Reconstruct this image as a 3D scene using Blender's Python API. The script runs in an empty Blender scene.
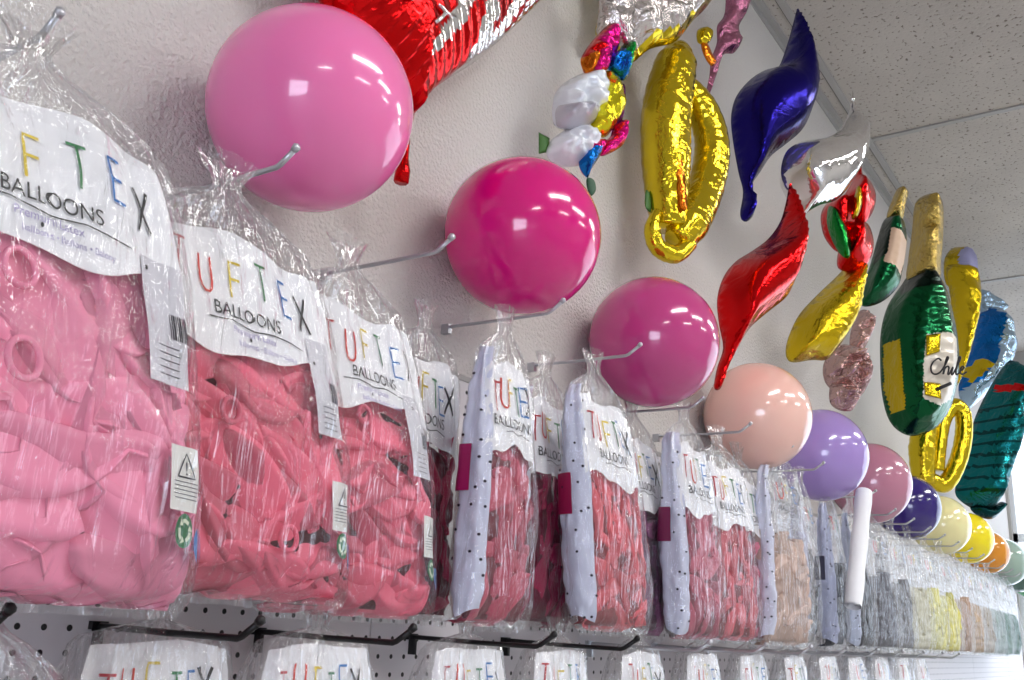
import bpy, bmesh, math, random
import numpy as np
from mathutils import Vector, Matrix, noise
from mathutils.geometry import delaunay_2d_cdt
rnd = random.Random(7)
SC = bpy.context.scene
COL = SC.collection
HZ = 1.6                       # eye height above the floor
PI = math.pi

# ------------------------------------------------------------------ view of the place
FPX = 980.0
def _axes():
    X = np.array([1200-512, 665-340, FPX]); X = X/np.linalg.norm(X)
    h2 = np.array([200-512, 665-47.5-340, FPX])
    n = np.cross(X, h2); n = n/np.linalg.norm(n)
    if n[1] > 0: n = -n
    return np.array([X, np.cross(n, X), n])
R = _axes()
def ray(u, v): return R @ np.array([u-512.0, v-340.0, FPX])
def at(u, v, Y):
    d = ray(u, v); p = d*(Y/d[1]); return Vector((p[0], p[1], p[2]+HZ))
def atx(u, v, X):
    d = ray(u, v); p = d*(X/d[0]); return Vector((p[0], p[1], p[2]+HZ))

cam_data = bpy.data.cameras.new('camera'); cam = bpy.data.objects.new('camera', cam_data); COL.objects.link(cam)
rx, uy, fz = R[:, 0], -R[:, 1], R[:, 2]
M = Matrix(((rx[0], uy[0], -fz[0], 0), (rx[1], uy[1], -fz[1], 0), (rx[2], uy[2], -fz[2], HZ), (0, 0, 0, 1)))
cam.matrix_world = M
cam_data.sensor_width = 36; cam_data.lens = FPX*36/1024; cam_data.clip_start = 0.02
SC.camera = cam

# ------------------------------------------------------------------ materials
def lin(c):
    return tuple(((x/255)/12.92 if x/255 <= .04045 else ((x/255+.055)/1.055)**2.4) for x in c)+(1.0,)
MATS = {}
def nodes_of(m):
    m.use_nodes = True; nt = m.node_tree; return nt, nt.nodes, nt.links
def bump_noise(nt, bsdf, scale, strength, dist=.002, vec=None, detail=3, mapscale=None):
    n = nt.nodes.new('ShaderNodeTexNoise'); n.inputs['Scale'].default_value = scale; n.inputs['Detail'].default_value = detail
    tc = nt.nodes.new('ShaderNodeTexCoord')
    if mapscale:
        mp = nt.nodes.new('ShaderNodeMapping'); mp.inputs['Scale'].default_value = mapscale
        nt.links.new(tc.outputs['Object'], mp.inputs['Vector']); nt.links.new(mp.outputs['Vector'], n.inputs['Vector'])
    else: nt.links.new(tc.outputs['Object'], n.inputs['Vector'])
    b = nt.nodes.new('ShaderNodeBump'); b.inputs['Strength'].default_value = strength; b.inputs['Distance'].default_value = dist
    nt.links.new(n.outputs['Fac'], b.inputs['Height'])
    if bsdf is not None: nt.links.new(b.outputs['Normal'], bsdf.inputs['Normal'])
    return b, n
def pbr(name, rgb, rough=.5, metal=0, coat=0, bump=None, spec=.5, sss=0, emit=0, var=0):
    if name in MATS: return MATS[name]
    m = bpy.data.materials.new(name); nt, N, L = nodes_of(m); b = N['Principled BSDF']
    b.inputs['Base Color'].default_value = lin(rgb); b.inputs['Roughness'].default_value = rough
    b.inputs['Metallic'].default_value = metal; b.inputs['Coat Weight'].default_value = coat
    b.inputs['Specular IOR Level'].default_value = spec
    if sss: b.inputs['Subsurface Weight'].default_value = sss; b.inputs['Subsurface Radius'].default_value = (.02, .008, .008)
    if emit: b.inputs['Emission Color'].default_value = lin(rgb); b.inputs['Emission Strength'].default_value = emit
    if bump: bump_noise(nt, b, *bump)
    if var:
        n = N.new('ShaderNodeTexNoise'); n.inputs['Scale'].default_value = 6
        tc = N.new('ShaderNodeTexCoord'); L.new(tc.outputs['Object'], n.inputs['Vector'])
        mx = N.new('ShaderNodeMix'); mx.data_type = 'RGBA'; L.new(n.outputs['Fac'], mx.inputs['Factor'])
        c = lin(rgb); mx.inputs['A'].default_value = tuple(x*(1-var) for x in c[:3])+(1,); mx.inputs['B'].default_value = tuple(min(1, x*(1+var)) for x in c[:3])+(1,)
        L.new(mx.outputs['Result'], b.inputs['Base Color'])
    MATS[name] = m; return m
def foilmat(name, rgb, rough=.14, crinkle=.35, scale=14):
    if name in MATS: return MATS[name]
    m = pbr(name, rgb, rough, 1.0, bump=None)
    nt = m.node_tree; b = nt.nodes['Principled BSDF']
    n1 = nt.nodes.new('ShaderNodeTexNoise'); n1.inputs['Scale'].default_value = scale; n1.inputs['Detail'].default_value = 4; n1.inputs['Distortion'].default_value = 1.2
    tc = nt.nodes.new('ShaderNodeTexCoord'); nt.links.new(tc.outputs['Object'], n1.inputs['Vector'])
    bp = nt.nodes.new('ShaderNodeBump'); bp.inputs['Strength'].default_value = crinkle; bp.inputs['Distance'].default_value = .02
    nt.links.new(n1.outputs['Fac'], bp.inputs['Height']); nt.links.new(bp.outputs['Normal'], b.inputs['Normal'])
    b.inputs['Metallic'].default_value = .9
    return m
def filmmat(name='clear_film', haze=.028, gloss=.16, crinkle=.8, fk=.38):
    if name in MATS: return MATS[name]
    m = bpy.data.materials.new(name); nt, N, L = nodes_of(m); N.remove(N['Principled BSDF']); out = N['Material Output']
    tr = N.new('ShaderNodeBsdfTransparent'); tr.inputs['Color'].default_value = (.97, .97, .97, 1)
    gl = N.new('ShaderNodeBsdfGlossy'); gl.inputs['Roughness'].default_value = .085; gl.inputs['Color'].default_value = (1, 1, 1, 1)
    df = N.new('ShaderNodeBsdfDiffuse'); df.inputs['Color'].default_value = (.9, .9, .9, 1)
    tl = N.new('ShaderNodeBsdfTranslucent'); tl.inputs['Color'].default_value = (.9, .9, .9, 1)
    dd = N.new('ShaderNodeMixShader'); dd.inputs[0].default_value = .4; L.new(df.outputs[0], dd.inputs[1]); L.new(tl.outputs[0], dd.inputs[2])
    tc = N.new('ShaderNodeTexCoord')
    mp = N.new('ShaderNodeMapping'); mp.inputs['Scale'].default_value = (60, 60, 9); L.new(tc.outputs['Object'], mp.inputs['Vector'])
    n1 = N.new('ShaderNodeTexNoise'); n1.inputs['Scale'].default_value = 1; n1.inputs['Detail'].default_value = 3; n1.inputs['Distortion'].default_value = .8
    L.new(mp.outputs[0], n1.inputs['Vector'])
    n2 = N.new('ShaderNodeTexVoronoi'); n2.inputs['Scale'].default_value = 28; L.new(tc.outputs['Object'], n2.inputs['Vector'])
    ad = N.new('ShaderNodeMath'); ad.operation = 'MULTIPLY_ADD'; L.new(n2.outputs['Distance'], ad.inputs[0]); ad.inputs[1].default_value = .25; L.new(n1.outputs['Fac'], ad.inputs[2])
    bp = N.new('ShaderNodeBump'); bp.inputs['Strength'].default_value = crinkle; bp.inputs['Distance'].default_value = .02; L.new(ad.outputs[0], bp.inputs['Height'])
    L.new(bp.outputs[0], gl.inputs['Normal'])
    fr = N.new('ShaderNodeFresnel'); fr.inputs['IOR'].default_value = 1.5; L.new(bp.outputs[0], fr.inputs['Normal'])
    mul = N.new('ShaderNodeMath'); mul.operation = 'MULTIPLY_ADD'; L.new(fr.outputs[0], mul.inputs[0]); mul.inputs[1].default_value = fk; mul.inputs[2].default_value = gloss*.25; mul.use_clamp = True
    mA = N.new('ShaderNodeMixShader'); L.new(tr.outputs[0], mA.inputs[1]); L.new(dd.outputs[0], mA.inputs[2])
    # haze grows in the creases
    rp = N.new('ShaderNodeMapRange'); rp.inputs['From Min'].default_value = .56; rp.inputs['From Max'].default_value = .72; rp.inputs['To Min'].default_value = haze*.45; rp.inputs['To Max'].default_value = haze*3.2
    L.new(n1.outputs['Fac'], rp.inputs['Value']); L.new(rp.outputs[0], mA.inputs[0])
    mB = N.new('ShaderNodeMixShader'); L.new(mul.outputs[0], mB.inputs[0]); L.new(mA.outputs[0], mB.inputs[1]); L.new(gl.outputs[0], mB.inputs[2])
    L.new(mB.outputs[0], out.inputs['Surface']); MATS[name] = m; return m

# ------------------------------------------------------------------ object helpers
def mesh_obj(name, verts, faces, mats, parent=None, fmats=None, smooth=True, loc=None):
    me = bpy.data.meshes.new(name); me.from_pydata([tuple(v) for v in verts], [], faces); me.validate(); me.update()
    for m in (mats if isinstance(mats, (list, tuple)) else [mats]): me.materials.append(m)
    if fmats and len(fmats) == len(me.polygons): me.polygons.foreach_set('material_index', fmats)
    me.polygons.foreach_set('use_smooth', [smooth]*len(me.polygons))
    o = bpy.data.objects.new(name, me); COL.objects.link(o)
    if parent: o.parent = parent
    if loc is not None: o.location = loc
    return o
def empty(name, loc, rz=0):
    o = bpy.data.objects.new(name, None); COL.objects.link(o); o.location = loc; o.rotation_euler = (0, 0, rz); o.empty_display_size = .05; return o
def tag(o, label=None, cat=None, group=None, kind=None):
    if label: o['label'] = label
    if cat: o['category'] = cat
    if group: o['group'] = group
    if kind: o['kind'] = kind
    return o
class MB:
    def __init__(s): s.v = []; s.f = []; s.m = []
    def add(s, v, f, mi=0):
        k = len(s.v); s.v += [Vector(p) for p in v]; s.f += [tuple(i+k for i in q) for q in f]; s.m += [mi]*len(f)
    def box(s, a, b, mi=0):
        x0, y0, z0 = a; x1, y1, z1 = b
        s.add([(x0,y0,z0),(x1,y0,z0),(x1,y1,z0),(x0,y1,z0),(x0,y0,z1),(x1,y0,z1),(x1,y1,z1),(x0,y1,z1)],
              [(0,3,2,1),(4,5,6,7),(0,1,5,4),(1,2,6,5),(2,3,7,6),(3,0,4,7)], mi)
    def tube(s, pts, r, seg=10, closed=False, mi=0, ripple=None, flat=None, cap=True):
        pts = [Vector(p) for p in pts]; n = len(pts)
        rr = r if isinstance(r, (list, tuple)) else [r]*n
        T = []
        for i in range(n):
            a = pts[(i-1) % n] if (closed or i > 0) else pts[0]; b = pts[(i+1) % n] if (closed or i < n-1) else pts[-1]
            T.append((b-a).normalized())
        up = Vector((0, 0, 1)) if abs(T[0].z) < .9 else Vector((1, 0, 0))
        if flat is not None: up = Vector(flat)
        k0 = len(s.v); nrm = None
        for i in range(n):
            if flat is not None: N1 = (up - T[i]*up.dot(T[i])).normalized()
            elif nrm is None: N1 = T[i].cross(up).normalized()
            else: N1 = (nrm - T[i]*nrm.dot(T[i])).normalized()
            nrm = N1; B = T[i].cross(N1)
            for j in range(seg):
                a = 2*PI*j/seg; q = rr[i]
                if ripple: q *= 1+ripple(i, a)
                s.v.append(pts[i] + (N1*math.cos(a) + B*math.sin(a))*q)
        for i in range(n if closed else n-1):
            for j in range(seg):
                a = k0+i*seg+j; b = k0+i*seg+(j+1) % seg; c = k0+((i+1) % n)*seg+(j+1) % seg; d = k0+((i+1) % n)*seg+j
                s.f.append((a, b, c, d)); s.m.append(mi)
        if not closed and cap:
            s.f.append(tuple(k0+j for j in range(seg))[::-1]); s.m.append(mi)
            s.f.append(tuple(k0+(n-1)*seg+j for j in range(seg))); s.m.append(mi)
    def build(s, name, mats, parent=None, smooth=True, loc=None):
        return mesh_obj(name, s.v, s.f, mats, parent, s.m, smooth, loc)
def catmull(P, per=8, closed=True):
    P = [np.array(p, float) for p in P]; n = len(P); out = []
    rng = range(n) if closed else range(n-1)
    for i in rng:
        g = lambda k: P[k % n] if closed else P[min(max(k, 0), n-1)]
        p0, p1, p2, p3 = g(i-1), g(i), g(i+1), g(i+2)
        for j in range(per):
            t = j/per
            out.append(.5*((2*p1)+(-p0+p2)*t+(2*p0-5*p1+4*p2-p3)*t*t+(-p0+3*p1-3*p2+p3)*t**3))
    if not closed: out.append(P[-1])
    return out

# ------------------------------------------------------------------ the room
WY = 1.03; CZ = HZ+2.19; XE = 7.95; XL = -5.2; YF = -5.0
def struct(o): o['kind'] = 'structure'; return o
plaster = pbr('plaster', (214, 210, 206), .7, spec=.4)
nt = plaster.node_tree; bp1, n1 = bump_noise(nt, nt.nodes['Principled BSDF'], 135, 1.0, .008, detail=5)
bx = MB(); bx.box((XL, WY, 0), (XE+.2, WY+.15, CZ+.3)); struct(bx.build('wall_back', plaster, smooth=False))
floor_m = pbr('vinyl_floor', (180, 178, 176), .5, bump=(30, .1))
bx = MB(); bx.box((XL, YF, -.1), (XE+.2, WY+.15, 0)); struct(bx.build('floor', floor_m, smooth=False))
wallp = pbr('painted_wall', (175, 172, 168), .8, bump=(60, .2))
# acoustic tile ceiling with speckle
cm = pbr('acoustic_tile', (176, 168, 160), .95, spec=.1)
nt, N, L = nodes_of(cm); b = N['Principled BSDF']; tc = N.new('ShaderNodeTexCoord')
v = N.new('ShaderNodeTexNoise'); v.inputs['Scale'].default_value = 62; v.inputs['Detail'].default_value = 2; L.new(tc.outputs['Object'], v.inputs['Vector'])
v2 = N.new('ShaderNodeTexNoise'); v2.inputs['Scale'].default_value = 3; v2.inputs['Detail'].default_value = 5; L.new(tc.outputs['Object'], v2.inputs['Vector'])
r1 = N.new('ShaderNodeValToRGB'); r1.color_ramp.elements[0].position = .30; r1.color_ramp.elements[0].color = lin((130, 120, 112)); r1.color_ramp.elements[1].position = .40; r1.color_ramp.elements[1].color = lin((206, 200, 192))
L.new(v.outputs['Fac'], r1.inputs[0]); mx = N.new('ShaderNodeMix'); mx.data_type = 'RGBA'; mx.blend_type = 'MULTIPLY'; mx.inputs['Factor'].default_value = .35
L.new(r1.outputs[0], mx.inputs['A']); L.new(v2.outputs['Fac'], mx.inputs['B']); L.new(mx.outputs['Result'], b.inputs['Base Color'])
bpn = N.new('ShaderNodeBump'); bpn.inputs['Strength'].default_value = .6; bpn.inputs['Distance'].default_value = .004; L.new(v.outputs['Fac'], bpn.inputs['Height']); L.new(bpn.outputs[0], b.inputs['Normal'])
bx = MB(); bx.box((XL, YF, CZ), (XE+.2, WY+.15, CZ+.12)); struct(bx.build('ceiling', cm, smooth=False))
grid_m = pbr('ceiling_grid', (165, 163, 160), .5)
dark_m = pbr('shadow_gap', (40, 38, 36), .9)
bx = MB(); bx.box((XL, WY-.030, CZ-.010), (XE, WY, CZ)); bx.box((XL, WY-.005, CZ-.035), (XE, WY, CZ-.009)); struct(bx.build('trim_1', grid_m, smooth=False))
bx = MB(); bx.box((XL, WY-.098, CZ-.008), (XE, WY-.070, CZ)); struct(bx.build('trim_2', grid_m, smooth=False))
bx = MB(); bx.box((XL, WY-.070, CZ-.003), (XE, WY-.066, CZ)); struct(bx.build('trim_3', dark_m, smooth=False))  # thin dark strip, the shadow line beside the runner put in as colour
k = 4
for X in (-.11, 4.13, 6.25):
    bx = MB(); bx.box((X-.013, YF, CZ-.008), (X+.013, WY-.098, CZ)); struct(bx.build('trim_%d' % k, grid_m, smooth=False)); k += 1
for Y in (-1.25, -2.45):
    bx = MB(); bx.box((XL, Y-.012, CZ-.008), (XE, Y+.012, CZ)); struct(bx.build('trim_%d' % k, grid_m, smooth=False)); k += 1
bx = MB(); bx.box((XL, YF-.15, 0), (XE+.2, YF, CZ)); struct(bx.build('wall_front', wallp, smooth=False))
# shop windows at both ends of the aisle
def glow(name, rgb, s):
    m = bpy.data.materials.new(name); nt, N, L = nodes_of(m); N.remove(N['Principled BSDF']); e = N.new('ShaderNodeEmission')
    e.inputs['Color'].default_value = lin(rgb); e.inputs['Strength'].default_value = s
    L.new(e.outputs[0], N['Material Output'].inputs['Surface']); return m
frame_m = pbr('window_frame_paint', (225, 228, 232), .5)
def end_wall(name, wname, X, th, y0, y1, z0, z1, mull, gm):
    bx = MB(); s = 1 if th > 0 else -1; a, c = min(X, X+th), max(X, X+th)
    bx.box((a, YF, 0), (c, y0, CZ)); bx.box((a, y1, 0), (c, WY, CZ)); bx.box((a, y0, 0), (c, y1, z0)); bx.box((a, y0, z1), (c, y1, CZ))
    struct(bx.build(name, wallp, smooth=False))
    bx = MB(); t = .03; xm = X+th*.3
    ys = [y0+(y1-y0)*i/mull for i in range(mull+1)]
    for y in ys: bx.box((xm-.02, y-t, z0), (xm+.02, y+t, z1))
    for z in (z0, (z0+z1)/2+.2, z1): bx.box((xm-.02, y0, z-t), (xm+.02, y1, z+t))
    w = struct(bx.build(wname, frame_m, smooth=False))
    bx = MB(); bx.box((xm+s*.03-.004, y0, z0), (xm+s*.03+.004, y1, z1)); g = bx.build('pane', gm, w, smooth=False)
end_wall('wall_right', 'window_1', XE, .2, -3.6, WY-.02, .9, CZ-.25, 4, glow('daylight_pane_far', (226, 238, 255), 3.0))
end_wall('wall_left', 'window_2', XL, -.2, -4.5, -1.7, .35, 2.35, 3, glow('daylight_pane_near', (225, 235, 255), 12))
# ceiling lights
lm = glow('lamp_diffuser', (252, 251, 250), 38)
spots = [(1.35, -1.0), (2.85, -1.75), (4.9, -1.1), (7.2, -1.6), (-1.7, -2.9), (1.5, -3.6), (4.5, -3.7)]
names = ['nearest the balloon wall above the first bags', 'over the second aisle position', 'over the middle of the aisle', 'at the bright far end', 'behind the camera by the shop front', 'furthest back above the first bags', 'furthest back over the aisle middle']
for (x, y), nm in zip(spots, names):
    t = empty('ceiling_light', (x, y, CZ)); tag(t, 'long recessed fluorescent ceiling light '+nm, 'ceiling light', 'recessed lights in the tiled ceiling')
    bx = MB()
    for a, c in (((-.62, -.17), (.62, -.15)), ((-.62, .15), (.62, .17)), ((-.62, -.15), (-.60, .15)), ((.60, -.15), (.62, .15))): bx.box((a[0], a[1], -.02), (c[0], c[1], -.001))
    bx.build('frame', grid_m, t, False)
    bx = MB(); bx.box((-.6, -.15, -.014), (.6, .15, -.006)); bx.build('diffuser', lm, t, False)

# pegboard
pm = pbr('pegboard_metal', (196, 192, 194), .45)
nt, N, L = nodes_of(pm); b = N['Principled BSDF']; tc = N.new('ShaderNodeTexCoord'); sp = N.new('ShaderNodeSeparateXYZ'); L.new(tc.outputs['Object'], sp.inputs[0])
def cell(src, pitch, off):
    a = N.new('ShaderNodeMath'); a.operation = 'MULTIPLY_ADD'; a.inputs[1].default_value = 1/pitch; a.inputs[2].default_value = off; L.new(src, a.inputs[0])
    fr = N.new('ShaderNodeMath'); fr.operation = 'FRACT'; L.new(a.outputs[0], fr.inputs[0])
    s_ = N.new('ShaderNodeMath'); s_.operation = 'SUBTRACT'; s_.inputs[1].default_value = .5; L.new(fr.outputs[0], s_.inputs[0])
    m_ = N.new('ShaderNodeMath'); m_.operation = 'MULTIPLY'; m_.inputs[1].default_value = pitch; L.new(s_.outputs[0], m_.inputs[0])
    p_ = N.new('ShaderNodeMath'); p_.operation = 'MULTIPLY'; L.new(m_.outputs[0], p_.inputs[0]); L.new(m_.outputs[0], p_.inputs[1]); return p_.outputs[0]
ax = cell(sp.outputs['X'], .03, .5-.028/.03+1); az = cell(sp.outputs['Z'], .0262, .5-((HZ-.0435)/.0262 % 1)+1)
sm = N.new('ShaderNodeMath'); sm.operation = 'ADD'; L.new(ax, sm.inputs[0]); L.new(az, sm.inputs[1])
lt = N.new('ShaderNodeMath'); lt.operation = 'LESS_THAN'; lt.inputs[1].default_value = .0035**2; L.new(sm.outputs[0], lt.inputs[0])
mx = N.new('ShaderNodeMix'); mx.data_type = 'RGBA'; mx.inputs['A'].default_value = lin((222, 218, 221)); mx.inputs['B'].default_value = lin((25, 23, 24)); L.new(lt.outputs[0], mx.inputs['Factor']); L.new(mx.outputs['Result'], b.inputs['Base Color'])
seams = [-.08, 1.147, 2.367, 3.587, 4.807, 6.027, 7.247, 7.93]
for i in range(len(seams)-1):
    bx = MB(); bx.box((seams[i]+.0015, WY-.012, .25), (seams[i+1]-.0015, WY-.001, HZ+.42)); o = struct(bx.build('trim_%d' % (20+i), pm, smooth=False))
bx = MB(); bx.box((seams[0], WY-.014, HZ+.42), (seams[-1], WY, HZ+.43)); struct(bx.build('trim_40', grid_m, smooth=False))

# ------------------------------------------------------------------ hooks
steel = pbr('chrome_wire', (190, 192, 196), .28, .8)
blackm = pbr('black_wire', (18, 17, 18), .4, .3)
capm = pbr('grey_cap', (190, 190, 195), .3, .6)
def hook(X, Ytip, Z, mat, r, label, group, ztip=None):
    t = empty('peg_hook', (X, WY-.012, Z)); tag(t, label, 'hook', group)
    L_ = WY-.012-Ytip
    zt = .012
    mb = MB(); mb.tube([(0, 0, 0), (0, -.012, 0), (0, -L_*.5, -.003), (0, -L_+.030, -.004), (0, -L_+.024, -.002), (0, -L_+.002, zt)], r, 8); mb.build('wire', mat, t)
    mb = MB(); mb.tube([(0, -L_+.004, zt-.001), (0, -L_-.001, zt+.003), (0, -L_-.003, zt+.004)], [r*1.25, r*1.5, r*.8], 8); mb.build('tip', capm if mat is steel else mat, t)
    mb = MB()
    if r > .0035: mb.box((-.010, -.008, -.004), (.010, .012, .005)); mb.box((-.003, -.012, -.026), (.003, .012, .002))
    else: mb.box((-.005, -.004, -.012), (.005, .012, .005))
    mb.build('bracket', mat, t, False)
    return t
HX = [.396, .690, .985, 1.284, 1.561, 1.850, 2.121, 2.41, 2.671, 2.955, 3.215, 3.46, 3.73, 4.0, 4.27, 4.56, 4.86, 5.16, 5.46, 5.76, 6.06, 6.36]
ords = ['first', 'second', 'third', 'fourth', 'fifth', 'sixth', 'seventh', 'eighth', 'ninth', 'tenth', 'eleventh', 'twelfth', 'thirteenth', 'fourteenth', 'fifteenth', 'sixteenth', 'seventeenth', 'eighteenth', 'nineteenth', 'twentieth', 'twenty-first', 'twenty-second']
for i, X in enumerate(HX):
    z = HZ+(.505 if i < 5 else .468 if i < 11 else .44)
    hook(X, .785, z, steel, .0034 if i < 3 else .003, 'steel wire hook with upturned tip, %s from the left, upper row' % ords[i], 'steel hooks of the upper row')
LX = [.435, .69, .925, 1.24, 1.50, 1.80, 2.10, 2.40, 2.70, 3.0, 3.3, 3.6, 3.9, 4.2]
for i, X in enumerate(LX):
    hook(X, .755, HZ-.014, blackm if i < 5 else steel, .0036, '%s wire hook holding the %s bag of the lower row' % ('black' if i < 5 else 'steel', ords[i]), 'hooks of the lower row')

# ------------------------------------------------------------------ limp balloons
def rubber(rgb):
    return pbr('limp_rubber_%d_%d_%d' % rgb, rgb, .45, spec=.3, bump=(90, .05), var=.05)
n_limp = 0
def limp_balloon(B, t, q, z, ang, Ln, Wd, rgb, seed, label, group, lift=.016, rim=False):
    """one uninflated balloon lying folded against the film of its bag"""
    global n_limp
    r = random.Random(seed); nu, nv = 24, 12; V = []; F = []
    bend = r.uniform(-.5, .5); side = 1 if r.random() < .75 else -1; ph = r.uniform(0, 6); dep = r.uniform(0, .006)
    ca, sa = math.cos(ang), math.sin(ang); qm = B.w*.5+B.d*.55; zt = B.ztop*B.H
    fold = r.uniform(-.5, .5); famp = r.uniform(.002, .006)
    def pt(u, v, extra):
        if u < .14: w = .16+.05*math.cos(u/.14*PI)
        else:
            k = (u-.14)/.86; w = .16+.84*math.sin(PI*min(1, k**.85)/1.0)**.55 if k < .5 else max(.0, 1-((k-.46)/.54)**2.4)**.5
        x = (u-.5)*Ln; y = v*w*Wd + bend*Ln*((u-.5)**2*1.6-.12) + .0025*math.sin(u*8+ph)
        vv = (1-side*v)/2
        off = -.0035-dep-lift*(vv**1.15) + famp*math.exp(-((v-fold-.3*math.sin(u*4+ph))/.25)**2)*(.3+vv) + .0018*math.sin(u*11+ph+v*2)
        e = max(0, (abs(v)-.72)/.28); off -= .008*e*e*e
        e2 = max(0, (abs(2*u-1)-.88)/.12); off -= .008*e2*e2
        off = min(off, -.003)-extra
        qq = max(-qm, min(qm, q+x*ca-y*sa)); zz = z+x*sa+y*ca
        zz = max(.004+.004*math.sin(qq*90+ph), min(zt+.015, zz))
        return B.P(qq, zz, off)
    for i in range(nu+1):
        u = i/nu
        for j in range(nv+1):
            v = -1+2*j/nv; V.append(pt(u, v, .016 if (j in (0, nv) or i in (0, nu)) else 0))
    for i in range(nu):
        for j in range(nv):
            a = i*(nv+1)+j; F.append((a, a+1, a+nv+2, a+nv+1))
    c = sum(V, Vector())/len(V); V = [p-c for p in V]
    o = mesh_obj('deflated_balloon', V, F, rubber(rgb)); n_limp += 1
    o.matrix_world = Matrix.Translation(t.location)@Matrix.Rotation(B.yaw, 4, 'Z')@Matrix.Translation(c)
    tag(o, label, 'balloon', group)
    if rim:
        mb = MB(); R_ = Wd*r.uniform(.20, .30); x = (-.42)*Ln
        ring = []
        for k in range(18):
            a = 2*PI*k/18; qq = q+x*ca+R_*math.cos(a); zz = z+x*sa+R_*1.05*math.sin(a); ring.append(B.P(max(-qm, min(qm, qq)), max(.02, zz), -.004)-c)
        mb.tube(ring, .0028 if Wd > .02 else .0018, 8, closed=True); mb.build('rim', rubber(rgb), o)
    return o

# ------------------------------------------------------------------ hanging bags
film = filmmat()
film_thick = filmmat('clear_film_gathered', .09, .2, .8)
film_milky = filmmat('milky_film', .11, .14, .9, .24)
film_big = filmmat('clear_film_large_bags', .012, .12, .8, .34)
print_thin = filmmat('printed_film', .30, .2, .6, .3)
film_far = filmmat('far_gathered_film', .10, .12, .8, .2)
paper = pbr('white_print', (236, 236, 240), .55, bump=(50, .15))
paper_f = paper
strip_m = pbr('white_strip', (214, 217, 235), .5, bump=(40, .3))
dot_m = pbr('ink_navy', (30, 20, 40), .5)
inks = [pbr('ink_red', (190, 30, 45), .5), pbr('ink_vermilion', (214, 60, 40), .5), pbr('ink_yellow', (222, 196, 60), .5), pbr('ink_green', (50, 125, 75), .5), pbr('ink_blue', (50, 120, 190), .5), pbr('ink_black', (28, 26, 30), .5), pbr('ink_lilac', (175, 165, 205), .5)]
green_m = pbr('recycling_green', (35, 110, 60), .5); blue_m = pbr('label_blue', (55, 115, 180), .5); pale = pbr('label_white', (228, 226, 222), .5); spec_m = pbr('spec_panel_white', (206, 204, 212), .5)

def glyphs():
    # thin strokes in a unit box (w, h=1)
    G = {'T': [[(0, 1), (.7, 1)], [(.35, 1), (.35, 0)]],
         'U': [[(0, 1), (0, .3), (.06, .1), (.2, 0), (.4, 0), (.54, .1), (.6, .3), (.6, 1)]],
         'F': [[(.6, 1), (0, 1), (0, 0)], [(0, .52), (.5, .52)]],
         'E': [[(.6, 1), (0, 1), (0, 0), (.6, 0)], [(0, .52), (.5, .52)]],
         'X': [[(0, 1), (.65, 0)], [(.65, 1), (0, 0)]]}
    return G
GL = glyphs()
def font_mesh(txt):
    cu = bpy.data.curves.new('t', 'FONT'); cu.body = txt; cu.size = 1; cu.align_x = 'CENTER'
    o = bpy.data.objects.new('t', cu); COL.objects.link(o); bpy.context.view_layer.update()
    me = o.evaluated_get(bpy.context.evaluated_depsgraph_get()).to_mesh()
    v = [(p.co.x, p.co.y) for p in me.vertices]; f = [tuple(p.vertices) for p in me.polygons]
    bpy.data.objects.remove(o); bpy.data.curves.remove(cu); return v, f
FT = {t: font_mesh(t) for t in ('BALLOONS', 'Premium Latex', 'balloons \u2022 Ballons \u2022 Balony', '!')}
def ribbon(pts, w):
    V = []; F = []
    P = [Vector(p) for p in pts]
    # subdivide
    Q = [P[0]]
    for a, b in zip(P, P[1:]):
        n = max(1, int((b-a).length/.006))
        for i in range(1, n+1): Q.append(a+(b-a)*i/n)
    for i, p in enumerate(Q):
        a = Q[max(0, i-1)]; b = Q[min(len(Q)-1, i+1)]; t = (b-a).normalized(); nn = Vector((-t.y, t.x))*w/2
        V += [p+nn, p-nn]
    for i in range(len(Q)-1): F.append((2*i, 2*i+1, 2*i+3, 2*i+2))
    return V, F

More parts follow.
